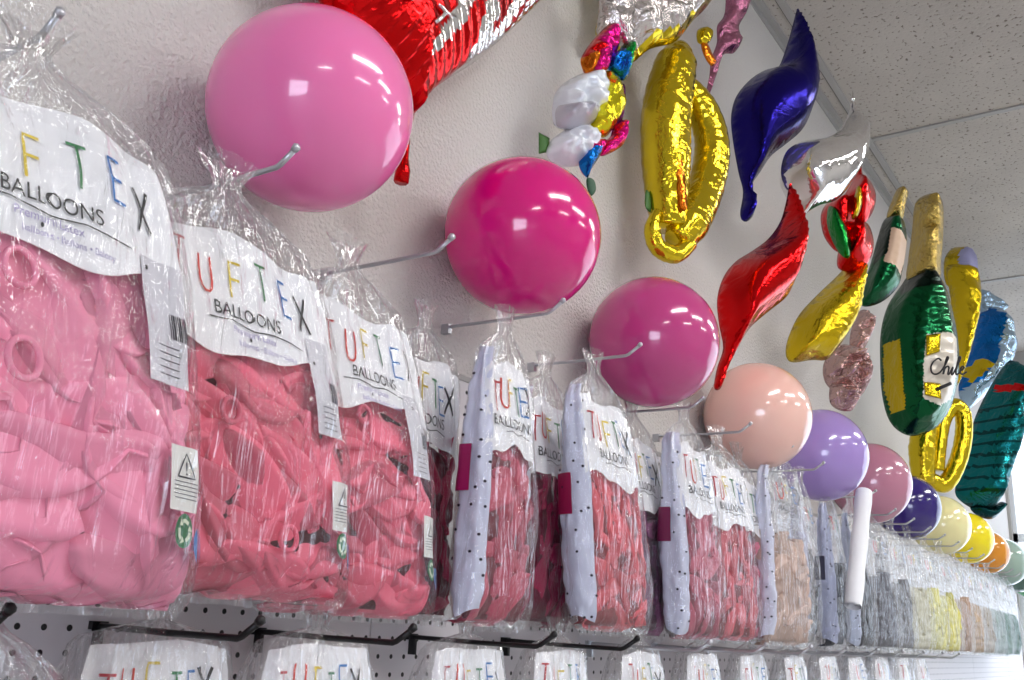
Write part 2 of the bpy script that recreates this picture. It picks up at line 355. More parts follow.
class Bag:
    def __init__(s, X, Y, zb, zn, w, d, yaw, seed, ztop, head=(.54, .80), lean=0):
        s.w, s.d, s.H, s.seed, s.ztop = w, d, zn-zb, seed, ztop
        s.X, s.Y, s.zb, s.yaw = X, Y, zb, yaw; s.head = head; s.lean = lean
        s.n = 3.2; s.shoulder = head[1]
        # arc table (front centre = 0, positive to +x)
        N_ = 720; s.th = []; s.arc = [0]
        pts = [s.sup(-PI/2+PI*2*i/N_-PI, w/2, d/2) for i in range(N_+1)]
        s.tht = [-PI/2+PI*2*i/N_-PI for i in range(N_+1)]; acc = [0]
        for p, q in zip(pts, pts[1:]): acc.append(acc[-1]+math.hypot(q[0]-p[0], q[1]-p[1]))
        mid = acc[N_//2]; s.acc = [a-mid for a in acc]
    def sup(s, th, a, b):
        c, q = math.cos(th), math.sin(th); e = 2/s.n
        return (a*math.copysign(abs(c)**e, c), b*math.copysign(abs(q)**e, q))
    def ab(s, t):
        w, d = s.w, s.d; sh = s.shoulder
        K = [(0, .50, .10), (.03, .505, .33), (.10, .5, .46), (.35, .485, .5), (.52, .455, .46), (sh-.10, .42, .30), (sh, .375, .20), (sh+(1-sh)*.35, .31, .16), (sh+(1-sh)*.65, .16, .12), (.97, .05, .07), (1.0, .035, .05), (1.03, .06, .08), (1.07, .10, .12)]
        for (t0, a0, b0), (t1, a1, b1) in zip(K, K[1:]):
            if t <= t1:
                q = (t-t0)/(t1-t0); q = max(0, q); return (a0+(a1-a0)*q)*w, (b0+(b1-b0)*q)*d
        return K[-1][1]*w, K[-1][2]*d
    def P(s, q, z, off=0):
        """point on the sleeve: q = arc metres from front centre, z = metres above the bottom"""
        i = int(np.searchsorted(s.acc, q)); i = max(1, min(len(s.acc)-1, i))
        f = (q-s.acc[i-1])/max(1e-9, s.acc[i]-s.acc[i-1]); th = s.tht[i-1]+(s.tht[i]-s.tht[i-1])*f
        return s.PT(th, z, off)
    def PT(s, th, z, off=0):
        t = z/s.H; a, b = s.ab(t); x, y = s.sup(th, a, b)
        k = min(1, max(0, (t-.5)/.5))
        wr = (.0012+.004*k)*math.sin(th*11+s.seed*1.7+3*t)+.0022*noise.noise(Vector((x*45+s.seed, y*45, z*22)))+.005*noise.noise(Vector((x*12+s.seed*3, y*12, z*9)))
        if t > .9: wr *= .5
        L_ = math.hypot(x, y)+1e-6; n = Vector((math.copysign(abs(x/a)**(s.n-1), x)/a, math.copysign(abs(y/b)**(s.n-1), y)/b)).normalized()
        x += n.x*(wr+off); y += n.y*(wr+off)
        ben = s.lean*(1-t)
        return Vector((x+ben, y, z))
    def patch(s, q0, q1, z0, z1, nq=24, nz=16, off=-.001, edge=None, mb=None, mi=0, crk=0):
        mb = mb or MB(); V = []; F = []
        for i in range(nz+1):
            for j in range(nq+1):
                q = q0+(q1-q0)*j/nq; a = i/nz
                zlo, zhi = (edge(j/nq) if edge else (z0, z1))
                z_ = zlo+(zhi-zlo)*a; V.append(s.P(q, z_, off if not crk else off+crk*(abs(noise.noise(Vector((q*60, z_*30, s.seed))))*2-.6)))
        for i in range(nz):
            for j in range(nq):
                a = i*(nq+1)+j; F.append((a, a+1, a+nq+2, a+nq+1))
        mb.add(V, F, mi); return mb
    def draw(s, mb, V, F, q, z, off, mi): mb.add([s.P(q+v[0], z+v[1], off) for v in V], F, mi)
    def disc(s, mb, q, z, r, off, mi, ry=None):
        n = 16; V = [(0, 0)]+[(r*math.cos(2*PI*i/n), (ry or r)*math.sin(2*PI*i/n)) for i in range(n)]
        s.draw(mb, V, [(0, 1+i, 1+(i+1) % n) for i in range(n)], q, z, off, mi)

def make_bag(X, Y, zb, zn, w, d, yaw, seed, rgb, ztop, desc, style='side', nlimp=20, slim=True, head=(.54, .80), lean=0, loz=0.0, limp_scale=None, window=None, group=None, detail=1, row='upper', ldx=0, fm_=None, strip_c=None, yhook=None):
    global n_limp
    B = Bag(X, Y, zb, zn, w, d, yaw, seed, ztop, head, lean); H = B.H
    t = empty('balloon_bag', (X, Y, HZ+zb), yaw); tag(t, desc, 'bag', group)
    rr = random.Random(seed*13+5)
    # film sleeve
    nth = 72 if detail > 1 else 48; nz = 60 if detail > 1 else 34
    V = []; F = []
    for i in range(nz+1):
        z = H*1.07*i/nz
        for j in range(nth): V.append(B.PT(-PI+2*PI*j/nth, z, .0022+.0012*math.sin(j*2.3+i*.7+seed)))
    for i in range(nz):
        for j in range(nth):
            a = i*nth+j; b_ = i*nth+(j+1) % nth; F.append((a, b_, b_+nth, a+nth))
    fm = [1 if (f[0]//nth)/nz > .78 else 0 for f in F]
    # bottom seam fin with ruffled edge
    k0 = len(V); nf = 60
    for j in range(nf+1):
        x = (-1+2*j/nf)*w*.49; p = B.PT(math.acos(max(-1, min(1, math.copysign(abs(2*j/nf-1)**(B.n/2), 2*j/nf-1))))*-1, 0, 0)
        V.append(Vector((p.x, 0, .006))); V.append(Vector((x*1.01+lean, .004*math.sin(j*.9+seed), -.006-.004*abs(noise.noise(Vector((j*.35, seed, 0)))))))
    for j in range(nf): F.append((k0+2*j, k0+2*j+1, k0+2*j+3, k0+2*j+2)); fm.append(1)
    bot = tuple(range(nth))
    F.append(bot); fm.append(0)
    mesh_obj('film_sleeve', V, F, [fm_ or film, film_far if fm_ is film_milky else film_thick], t, fm)
    # printed header
    z0, z1 = head[0]*H, head[1]*H; hw = w*.475
    ek = .25 if seed >= 60 else 1
    def edge(a): return (z0+.010*math.sin(a*7+seed)+.004*math.sin(a*17), z1+ek*.007*math.sin(a*9+seed*2)-.10*abs(a-.5)**3*H)
    hp = B.patch(-hw, hw, z0, z1, 40, 18, -.0008, edge).build('header_panel', print_thin if fm_ is film_milky else paper, t)
    mb = MB(); sc = (z1-z0)
    lh = sc*.32; zz = z1-sc*.22-lh; x = 0; adv = (w*.132 if w < .28 else w*.126); X0 = -adv*2.88+ldx
    for i, ch in enumerate('TUFTEX'):
        for st in GL[ch]:
            Vv, Ff = ribbon([(p[0]*lh*.72, p[1]*lh) for p in st], lh*.075 if ch != 'X' else lh*.09)
            B.draw(mb, Vv, Ff, X0+i*adv+(.0 if ch != 'X' else -.01), zz-(.12*lh if ch == 'X' else 0)+.006*math.sin(i*1.9+seed), .0008, i)
    v, f = FT['BALLOONS']; fs = sc*.165
    B.draw(mb, [(p[0]*fs, p[1]*fs) for p in v], f, -.04*w+ldx, zz-sc*.20, .0008, 5)
    Vv, Ff = ribbon([(-w*.2, 0), (-w*.1, .003), (0, -.002), (w*.1, .002), (w*.24, -.003)], .0013); B.draw(mb, Vv, Ff, 0, zz-sc*.25, .0008, 5)
    if detail > 1:
        v, f = FT['Premium Latex']; B.draw(mb, [(p[0]*sc*.09, p[1]*sc*.09) for p in v], f, 0, zz-sc*.33, .0008, 6)
        v, f = FT['balloons \u2022 Ballons \u2022 Balony']; B.draw(mb, [(p[0]*sc*.07, p[1]*sc*.07) for p in v], f, .02, z0+sc*.035, .0008, 6)
        for q in (-.02*w, .3*w): B.disc(mb, q, z0+sc*.11, .0022, .001, 5)
    lt = mb.build('lettering', inks, hp)
    # packed core
    if style != 'toponly':
        V = []; F = []; nt_, nz_ = 56, 40; zt = ztop*H
        for i in range(nz_+1):
            a = i/nz_; z = .010+(zt-.010)*a
            for j in range(nt_):
                th = -PI+2*PI*j/nt_; p = B.PT(th, z, -.014 if slim else -.020)
                q = Vector((p.x-lean*(1-z/H), p.y, 0)); shrink = 1.0 if a < .86 else math.sqrt(max(0.02, 1-((a-.86)/.14)**2))
                fr = 1-abs(noise.noise(Vector((p.x*38+seed, p.y*38, z*38))))*2
                p = Vector((q.x*shrink+lean*(1-z/H), q.y*shrink, z)) + Vector((math.cos(th), math.sin(th), 0))*(.009*fr-.006)
                V.append(p)
        for i in range(nz_):
            for j in range(nt_):
                a = i*nt_+j; b_ = i*nt_+(j+1) % nt_; F.append((a, b_, b_+nt_, a+nt_))
        F.append(tuple(range(nt_))[::-1]); F.append(tuple(nz_*nt_+j for j in range(nt_)))
        core_shade = tuple(int(c*(.85 if fm_ is film_milky else .62 if slim else .36)) for c in rgb)  # core colour darkened to stand for deep shadow between the balloons
        o = mesh_obj('packed_balloons', V, F, rubber(core_shade)); o.location = t.location; o.rotation_euler = t.rotation_euler
        tag(o, 'tightly packed balloons inside the '+desc.replace('clear ', ''), 'balloons', kind='stuff')
        # individually visible limp balloons against the film
        zt = ztop*H
        for i in range(nlimp):
            a = (i+.5)/nlimp
            if not slim:
                z = .010+(zt-.022)*a; q = ((i*0.618+.3) % 1-.5)*w*1.02
                ang = (rr.gauss(-.95, .3) if (a > .5 and seed == 1) else rr.gauss(-.12, .38))+(PI if rr.random() < .5 else 0)
                Ln = (limp_scale or .15)*rr.uniform(.9, 1.3); Wd = Ln*rr.uniform(.22, .34); lf = .032
            else:
                z = .018+(zt-.025)*((i*.618+.1) % 1); q = (-.36+.92*a)*w if style == 'side' else (-.48+.96*a)*w
                ang = rr.choice([rr.gauss(.3, .5), rr.gauss(-1.2, .4), rr.gauss(1.3, .3)])
                Ln = (limp_scale or .09)*rr.uniform(.8, 1.25); Wd = Ln*rr.uniform(.13, .24); lf = .014
            vr = rr.choice((.86, .93, 1.0, 1.0, 1.04)); col = tuple(min(255, int(c*vr)) for c in rgb)
            limp_balloon(B, t, q, z, ang, Ln, Wd, col, seed*100+i, 'limp balloon in the '+desc.replace('clear ', ''), 'limp balloons in the '+desc.replace('clear ', ''), lf, rim=(i % (3 if rgb == (206, 176, 160) else 11) == 6))
    if style == 'front':
        # right hand information panel, warning label, marks
        qr = w*.5
        sp_ = B.patch(qr-.078, qr-.026, .185, .292, 8, 14, .0004).build('information_panel', spec_m, t)
        mb = MB()
        for i in range(9):
            Vv, Ff = ribbon([(0, .0), (0, .022)], .0008+.0006*(i % 3)); B.draw(mb, Vv, Ff, qr-.048+i*.0024, .225, .0012, 0)
        for i in range(5):
            Vv, Ff = ribbon([(0, 0), (.026, 0)], .0007); B.draw(mb, Vv, Ff, qr-.066, .193+i*.006, .0012, 0)
        mb.build('barcode', [dot_m], sp_)
        wl = B.patch(qr-.056, qr-.016, .082, .136, 8, 10, .0006).build('warning_label', pale, t); wl['label'] = 'white warning label with a black triangle and small print'
        mb = MB(); cz = .110; cq = qr-.036
        Vv, Ff = ribbon([(-.011, 0), (.011, 0), (0, .020), (-.011, 0)], .0014); B.draw(mb, Vv, Ff, cq, cz, .0014, 0)
        v, f = FT['!']; B.draw(mb, [(p[0]*.016, p[1]*.016) for p in v], f, cq, cz+.002, .0014, 0)
        for i in range(5):
            Vv, Ff = ribbon([(-.016, 0), (.016, 0)], .0006); B.draw(mb, Vv, Ff, cq, cz-.004-i*.0034, .0014, 0)
        mb.build('lettering', [dot_m], wl)
        mb = MB(); B.disc(mb, qr-.034, .066, .0125, .0008, 0, .0145); rm = mb.build('recycling_mark', [green_m], t); rm['label'] = 'round dark green recycling mark'
        mb = MB()
        for i in range(3):
            a = PI/2+i*2*PI/3; tri = [(math.cos(a+x)*.0075, math.sin(a+x)*.0085) for x in (-.75, 0, .45)]
            Vv, Ff = ribbon([Vector(p) for p in tri], .0034); B.draw(mb, Vv, Ff, qr-.034, .066, .0014, 0)
            e2 = a+.55; V3 = [(math.cos(e2)*.0045, math.sin(e2)*.005), (math.cos(e2)*.0112, math.sin(e2)*.0125), (math.cos(e2+.55)*.008, math.sin(e2+.55)*.009)]
            B.draw(mb, V3, [(0, 1, 2)], qr-.034, .066, .0014, 0)
        mb.build('arrows', [pbr('arrow_cream', (215, 225, 200), .5)], rm)
        mb = MB(); B.disc(mb, qr-.008, .056, .011, .0008, 0, .0145); bm = mb.build('blue_mark', [blue_m], t); bm['label'] = 'round blue mark at the folded edge'
    if style == 'side':
        wc = window or (150, 15, 80)
        ql = -w*.5; mb = MB(); zt = .90*H
        def edg(a): return (.035*H+.008*math.sin(a*3+seed), zt)
        B.patch(ql-d*.66, ql+.016, 0, 0, 16, 60, .0002, edg, mb, 0, .0035)
        B.patch(ql-d*.67, ql-d*.24, .41*H, .56*H, 6, 10, .0045, None, mb, 2)
        for i in range(11):
            for jj, qq in enumerate((ql-d*.5, ql-d*.10, ql+.006)):
                if rr.random() < .6:
                    B.disc(mb, qq+rr.uniform(-.006, .006), .06*H+i*.075*H+rr.uniform(-.008, .008), .0022, .0052, 1)
        so = mb.build('side_strip', [strip_m if not strip_c else pbr('strip_%d_%d_%d' % strip_c, strip_c, .5, bump=(40, .3)), dot_m, pbr('colour_window_%d_%d_%d' % wc, wc, .4)], t); so['label'] = 'white side strip printed with dark dots and a small colour window'
    return t, B

PINKA = (238, 148, 178); PINKB = (232, 112, 138); PINKC = (230, 108, 134)
BG = 'bags of the upper row'
make_bag(.363, .755, .004, .452, .355, .13, 0, 1, PINKA, .63, 'large clear bag of light pink balloons at far left', 'front', 44, False, head=(.60, .87), detail=2, group=BG, limp_scale=.18, lean=.050, ldx=.018, fm_=film_big)
make_bag(.648, .845, .020, .468, .345, .115, 0, 2, PINKB, .60, 'clear bag of rose pink balloons beside the large light pink bag', 'front', 42, False, head=(.56, .84), detail=2, group=BG, limp_scale=.15, lean=.070, ldx=.006, fm_=film_big)
make_bag(.900, .895, .010, .472, .305, .105, 0, 3, PINKC, .60, 'clear bag of coral pink balloons right of the rose bag', 'front', 36, False, head=(.57, .84), detail=2, group=BG, limp_scale=.14, lean=.068, ldx=.022, fm_=film_big)
Y8 = math.radians
CR, TN = (222, 100, 112), (206, 176, 160)
rowbags = [
 # X, Y, zb, zn, w, d, yaw, rgb, desc, nl, window, strip, style, lean
 (1.155, .965, .010, .47, .22, .06, 0, (176, 36, 78), 'clear bag of crimson balloons squeezed behind the coral pink bag', 12, (165, 20, 75), None, 'side', 0),
 (1.245, .872, .006, .475, .170, .075, 2, (190, 84, 106), 'clear bag of dusty red balloons beside the coral pink bag', 18, (150, 15, 85), None, 'side', .005),
 (1.49, .945, .010, .47, .22, .07, 2, (165, 20, 78), 'clear bag of dark fuchsia balloons behind the dusty red bag', 12, (150, 15, 85), None, 'side', .01),
 (1.53, .865, .008, .475, .25, .085, 0, CR, 'clear bag of coral red balloons in front of the purple bag', 28, (150, 15, 70), None, 'side', .095),
 (1.82, .935, .006, .46, .24, .08, 0, (140, 80, 124), 'clear bag of purple balloons right of the coral red bag', 12, (120, 40, 90), None, 'side', .03),
 (1.93, .865, .002, .465, .22, .085, 0, (200, 108, 128), 'clear bag of dusty rose balloons right of the purple bag', 22, (110, 30, 70), None, 'side', .06),
 (2.15, .88, .004, .455, .23, .09, -8, (218, 112, 124), 'clear bag of salmon pink balloons right of dusty rose bag', 22, CR, None, 'plain', .04),
 (2.33, .90, .004, .45, .22, .08, -6, (216, 110, 138), 'clear bag of deep pink balloons left of the tan bag', 12, (200, 150, 60), None, 'plain', .02),
 (2.47, .845, -.002, .485, .24, .08, -8, TN, 'clear peaked bag of tan balloons with rolled rims showing', 16, (190, 170, 160), None, 'side', .02),
 (2.72, .87, .000, .45, .19, .075, 8, (40, 40, 46), 'clear bag of black balloons right of the tan bag', 6, (60, 60, 80), (176, 178, 205), 'side', .01),
 (2.97, .87, .000, .45, .20, .075, 5, (40, 42, 58), 'clear bag of navy black balloons behind the rolled sleeve', 6, (60, 60, 80), (176, 182, 208), 'side', .04),
 (3.20, .865, .000, .45, .22, .08, 0, (52, 52, 58), 'clear bag of charcoal balloons with a pale blue strip', 6, (70, 70, 90), (186, 194, 214), 'side', .06),
 (3.46, .87, .000, .44, .25, .08, -8, (84, 82, 92), 'clear bag of mid grey balloons right of the charcoal bag', 5, (100, 100, 110), (205, 208, 215), 'plain', .04),
 (3.73, .87, .000, .43, .26, .08, -8, (118, 116, 118), 'clear bag of light grey balloons left of the cream bag', 5, (130, 130, 140), (205, 208, 215), 'side', .02),
 (4.00, .87, .000, .43, .28, .08, -8, (222, 216, 180), 'clear bag of cream balloons left of the yellow bags', 5, (222, 216, 180), (225, 225, 215), 'plain', .02),
 (4.27, .87, .000, .43, .28, .085, -8, (230, 224, 130), 'clear bag of pale yellow balloons right of the cream bag', 6, (226, 222, 110), (225, 225, 190), 'plain', .02),
 (4.56, .87, .000, .43, .30, .085, -8, (238, 228, 70), 'clear bag of bright yellow balloons beyond the pale yellow bag', 5, (230, 222, 80), (225, 225, 190), 'plain', .02),
 (4.86, .87, .000, .43, .30, .085, -8, (176, 130, 80), 'clear bag of brown balloons beyond the bright yellow bag', 4, (160, 120, 70), None, 'plain', 0),
 (5.16, .87, .000, .43, .30, .085, -8, (190, 150, 90), 'clear bag of caramel balloons beyond the brown bag', 3, (190, 150, 90), None, 'plain', 0),
 (5.46, .87, .000, .43, .30, .085, -8, (180, 165, 140), 'clear bag of beige balloons beyond the caramel bag', 3, (160, 150, 130), None, 'plain', 0),
 (5.76, .87, .000, .43, .30, .085, -8, (150, 170, 160), 'clear bag of sage balloons near the far end', 3, (150, 170, 160), None, 'plain', 0),
 (6.06, .87, .000, .43, .30, .085, -8, (60, 120, 90), 'clear bag of green balloons near the far end', 3, (60, 120, 90), None, 'plain', 0),
 (6.36, .87, .000, .43, .30, .085, -8, (30, 110, 80), 'clear bag of dark green balloons last in upper row', 3, (30, 110, 80), None, 'plain', 0),
]
for i, (X, Y, zb, zn, w, d, yaw, rgb, desc, nl, win, sc_, sty, ln_) in enumerate(rowbags):
    make_bag(X, Y, zb, zn, w, d, Y8(yaw), 10+i, rgb, (.58 if i < 8 else .54), desc, sty, nl, True, head=((.55, .86) if i < 8 else (.60, .86)), group=BG, window=win, strip_c=sc_, lean=ln_, limp_scale=(.115 if i < 8 else .085), detail=1, fm_=film_milky if i > 7 else None)
# rolled sleeve
mb = MB(); a = at(864, 492, .775); b_ = at(853, 606, .775)
for k in range(3):
    pts = [a.lerp(b_, i/10)+Vector((.004*k, .003*k, .0)) for i in range(11)]
    mb.tube(pts, [.024-.005*k+.0015*math.sin(i*1.7) for i in range(11)], 16, cap=False)
o = mb.build('rolled_sleeve', paper); tag(o, 'rolled up white plastic sleeve standing on end between the dark balloon bags', 'sleeve')
# lower row
LG = 'bags of the lower row'
ld = [('glossy clear bag of pink balloons at the bottom left corner', PINKA, .62), ('white headed clear bag, second along the lower row', (225, 120, 150), .6), ('white headed clear bag, third along the lower row', (215, 100, 130), .6)]
for i, X in enumerate(LX):
    if i < 3: desc, rgb, _ = ld[i]
    else: desc, rgb = 'white headed clear bag, %s along the lower row' % ords[i], rnd.choice([(200, 90, 110), (180, 110, 130), (150, 60, 90), (190, 170, 150), (120, 120, 130)])
    if i == 0: make_bag(.435, .79, -.50, .000, .21, .10, 0, 60, rgb, .90, desc, 'none', 14, False, head=(.845, .85), group=LG, detail=2)
    else: make_bag(X, .91, -.48, -.004, .25, .09, Y8(3), 60+i, rgb, .60, desc, 'none', 0, True, lean=(-.01 if i == 1 else -.05), head=(.70, .955), group=LG, detail=2 if i < 4 else 1)

# ------------------------------------------------------------------ inflated latex balloons
LB = [((311, 110), 102, 'light pink', (240, 120, 178), 'largest light pink round balloon at upper left'),
      ((522, 236), 79, 'magenta', (214, 8, 122), 'glossy magenta round balloon, second from the left'),
      ((653, 342), 66, 'raspberry', (190, 62, 128), 'raspberry mauve round balloon below the gold foil numeral'),
      ((757, 416), 55, 'peach', (238, 192, 178), 'pale peach round balloon between raspberry and lavender ones'),
      ((821, 455), 46, 'lavender', (164, 138, 204), 'lavender round balloon right of the peach one'),
      ((870, 483), 40, 'mauve', (184, 122, 144), 'dusty mauve round balloon right of the lavender one'),
      ((907, 507), 32, 'navy', (44, 24, 112), 'dark navy violet round balloon right of the mauve one'),
      ((940, 525), 29, 'cream', (236, 228, 170), 'cream round balloon right of the navy one'),
      ((967, 538), 25, 'yellow', (246, 224, 24), 'bright yellow round balloon right of the cream one'),
      ((987, 552), 21, 'orange', (222, 144, 30), 'orange round balloon right of the yellow one'),
      ((1003, 562), 19, 'sage', (158, 182, 168), 'sage grey round balloon right of the orange one'),
      ((1017, 570), 17, 'dark_green', (74, 104, 92), 'dark grey green round balloon beyond the sage one'),
      ((1030, 578), 15, 'green', (40, 140, 70), 'green round balloon last in the row')]
for (u, v), rp, cn, rgb, lab in LB:
    Yc = .885
    c = at(u, v, Yc); dep = (R.T @ np.array([c.x, c.y, c.z-HZ]))[2]
    r = min(.140, rp*dep/FPX) if u < 1000 else .135
    m = pbr('latex_'+cn, rgb, .16, coat=.5, spec=.5, sss=.12)
    V = []; F = []; ns, nr = 64, 40
    # profile: pole at -y (toward room), neck toward the wall and down
    prof = []
    for i in range(nr+1):
        a = PI*i/nr; x = -math.cos(a); y = math.sin(a)
        if x > .6: y *= 1-.10*((x-.6)/.4)
        prof.append((x*(1.0 if x < 0 else 1.0), y))
    prof = prof[:-2]+[(1.0, .10), (1.035, .065), (1.06, .10), (1.07, .05)]
    for x, y in prof:
        for j in range(ns):
            a = 2*PI*j/ns; V.append((r*y*math.cos(a), r*min(x, .985) if True else 0, r*1.0*y*math.sin(a)))
    for i in range(len(prof)-1):
        for j in range(ns):
            a = i*ns+j; b_ = i*ns+(j+1) % ns; F.append((a, b_, b_+ns, a+ns))
    o = mesh_obj('round_balloon', V, F, m, loc=c); o.location.y = min(c.y, WY-r*1.0)
    o.rotation_euler = (rnd.uniform(-.1, .1), 0, rnd.uniform(-.1, .1))
    tag(o, lab, 'balloon', 'inflated round balloons along the wall')

# ------------------------------------------------------------------ foil balloons
class Plane:
    def __init__(s, cpx, Y, yawdeg):
        s.c = at(cpx[0], cpx[1], Y); a = math.radians(yawdeg)      # yaw 0 faces the room (-y); 90 faces -x
        s.n = Vector((-math.sin(a), -math.cos(a), 0)); s.ex = Vector((math.cos(a), -math.sin(a), 0)); s.ez = Vector((0, 0, 1))
    def px(s, u, v):
        d = Vector(ray(u, v)); o = Vector((0, 0, HZ)); t = (s.c-o).dot(s.n)/d.dot(s.n); p = o+d*t-s.c
        return np.array([p.dot(s.ex), p.z])
def in_poly(p, poly):
    x, y = p; c = False; n = len(poly); j = n-1
    for i in range(n):
        if (poly[i][1] > y) != (poly[j][1] > y) and x < (poly[j][0]-poly[i][0])*(y-poly[i][1])/(poly[j][1]-poly[i][1])+poly[i][0]: c = not c
        j = i
    return c
def foil(name, pl, outline, mats, thick, parent=None, regions=(), res=26, pucker=.12, lam=None, offset=0, per=6, crease=0, back=.6, border=None, smooth_outline=True, local=True, seed=0):
    O = [pl.px(*p) for p in outline]
    if smooth_outline: O = catmull(O, per)
    O = np.array(O); mn, mxx = O.min(0), O.max(0); size = max(mxx-mn); h = size/res/1.0
    # resample the outline
    seg = np.roll(O, -1, 0)-O; ln = np.hypot(seg[:, 0], seg[:, 1]); cum = np.concatenate([[0], np.cumsum(ln)]); tot = cum[-1]
    nb = int(tot/(h*.6)); Bp = []
    for i in range(nb):
        s_ = tot*i/nb; k = int(np.searchsorted(cum, s_, side='right'))-1; k = min(k, len(O)-1); Bp.append(O[k]+seg[k]*((s_-cum[k])/max(ln[k], 1e-9)))
    Bp = np.array(Bp); lam = lam or h*2.2
    A = Bp; D_ = np.roll(Bp, -1, 0)-Bp; L2 = (D_**2).sum(1)+1e-12
    def dist(p):
        t = np.clip(((p-A)*D_).sum(1)/L2, 0, 1); q = A+D_*t[:, None]; dd = np.hypot(q[:, 0]-p[0], q[:, 1]-p[1]); i = int(dd.argmin()); return dd[i], (i+t[i])*tot/nb
    pts = [tuple(p) for p in Bp]; k = len(pts); row = 0; y = mn[1]
    while y < mxx[1]:
        x = mn[0]+(h*.5 if row % 2 else 0)
        while x < mxx[0]:
            if in_poly((x, y), Bp) and dist(np.array([x, y]))[0] > h*.35: pts.append((x, y))
            x += h
        y += h*.87; row += 1
    res_ = delaunay_2d_cdt([Vector(p) for p in pts], [(i, (i+1) % k) for i in range(k)], [], 1, 1e-6)
    PV = [np.array((p[0], p[1])) for p in res_[0]]; PF = [tuple(f) for f in res_[2]]
    info = [dist(p) for p in PV]; Dm = max(i[0] for i in info)
    regs = [([pl.px(*p) for p in poly], mi) for poly, mi in regions]
    V = []; hts = []
    for p, (d, s_) in zip(PV, info):
        dd = min(d, Dm); z = thick/Dm*math.sqrt(max(0, dd*(2*Dm-dd)))
        z = z*(1+pucker*math.sin(2*PI*s_/lam)*math.exp(-d/(.40*Dm)))+ (crease*thick*noise.noise(Vector((p[0]/size*7+seed, p[1]/size*7, seed))) if d > h*.2 else 0)
        z = min(z, 2.6*d)
        if d < h*.2: z = 0
        hts.append(max(z, 0))
    mn_v = pl
    def W(p, z): return pl.ex*p[0]+pl.ez*p[1]+pl.n*(z+offset)
    for p, z in zip(PV, hts): V.append(W(p, z))
    nf = len(V); bidx = {}
    for i, (p, z) in enumerate(zip(PV, hts)):
        if info[i][0] < h*.2: bidx[i] = i
        else: bidx[i] = len(V); V.append(W(p, -z*back))
    F = []; fm = []
    for f in PF:
        a, b_, c_ = f[0], f[1], f[2]
        cr = (PV[b_][0]-PV[a][0])*(PV[c_][1]-PV[a][1])-(PV[b_][1]-PV[a][1])*(PV[c_][0]-PV[a][0])
        f = f if cr > 0 else f[::-1]
        F.append(f); cen = sum(PV[i] for i in f)/len(f); mi = 0
        for poly, r_ in regs:
            if in_poly(cen, poly): mi = r_
        if border is not None and min(info[i][0] for i in f) < border[0]*Dm and mi == 0: mi = border[1]
        fm.append(mi)
        if not all(bidx[i] == i for i in f): F.append(tuple(bidx[i] for i in f[::-1])); fm.append(0 if border is None else border[1])
    if parent: return mesh_obj(name, V, F, mats, parent, fm)
    o = mesh_obj(name, V, F, mats, None, fm); o.location = pl.c; return o
def foil_root(name, pl, label, cat='foil balloon'):
    t = empty(name, pl.c); tag(t, label, cat); return t

gold = foilmat('foil_gold', (218, 192, 40), .12, .35, 16); goldd = foilmat('foil_antique_gold', (196, 168, 90), .2, .8, 30)
silver = foilmat('foil_silver', (225, 222, 218), .10, .5, 9); silverc = foilmat('foil_silver_crinkled', (215, 208, 205), .15, 1.0, 22)
red = foilmat('foil_red', (214, 12, 16), .16, .3, 10); blue = foilmat('foil_deep_blue', (26, 16, 112), .2, .25, 10)
olive = foilmat('foil_olive_gold', (214, 184, 30), .2, .5, 14); greenf = foilmat('foil_green', (20, 130, 50), .2, .4, 16)
rose = foilmat('foil_rose_silver', (205, 172, 168), .18, 1.0, 24); pinkf = foilmat('foil_dusty_pink', (190, 120, 150), .25, .9, 26)
white = pbr('foil_white', (228, 232, 238), .28, .15, coat=.6, bump=(18, .5, .01)); magf = foilmat('foil_magenta', (225, 30, 130), .18, .6, 20)
tealf = foilmat('foil_teal', (14, 104, 108), .22, .5, 14); teald = foilmat('foil_dark_teal', (8, 60, 62), .25, .4, 14)
cyanf = foilmat('foil_blue', (20, 110, 190), .2, .5, 18); bottle_g = foilmat('foil_bottle_green', (14, 84, 48), .18, .3, 12); bottle_d = foilmat('foil_bottle_dark', (12, 30, 22), .2, .3, 12)  # near-black bottle green for the large collar and the small bottle's edges
labm = pbr('label_cream', (214, 205, 190), .35, .2, bump=(20, .3)); beige = pbr('label_beige', (206, 176, 150), .4, .2, bump=(20, .3)); silb = foilmat('foil_pale_blue', (170, 195, 215), .18, .6, 16)
orangef = foilmat('foil_orange', (235, 130, 30), .16, .5, 16); lavp = pbr('lavender_print', (160, 160, 200), .4, .2); ink = inks[5]

# red and silver heart at the top
pl = Plane((440, 40), .945, 0); t = foil_root('heart_balloon', pl, 'red and silver foil heart balloon at the top edge above the light pink balloon')
heart = [(412, 116), (419, 104), (440, 84), (472, 64), (494, 46), (517, 24), (536, 4), (550, -22), (560, -60), (550, -105), (505, -140), (450, -125), (420, -100), (380, -135), (325, -130), (296, -80), (318, -10), (350, 52), (384, 96), (402, 112)]
foil('body', pl, heart, [red, silver, foilmat('foil_dark_red', (150, 8, 14), .2, .4, 12)], .085, t, [
    ([(417, 108), (446, 80), (452, 50), (452, 0), (440, -150), (600, -150), (600, 120)], 1),
    ([(398, 68), (411, 58), (433, 34), (441, 0), (428, -20), (423, 0), (419, 22), (398, 54)], 1),
    ([(470, 40), (478, 30), (490, -10), (484, -10), (474, 20), (466, 38)], 2), ([(490, 40), (498, 28), (508, 0), (504, 0), (492, 28), (486, 40)], 2),
    ([(455, 0), (466, 0), (476, 14), (480, 0), (492, 0), (474, 26)], 2)], res=90, pucker=.12, per=5, lam=.03)
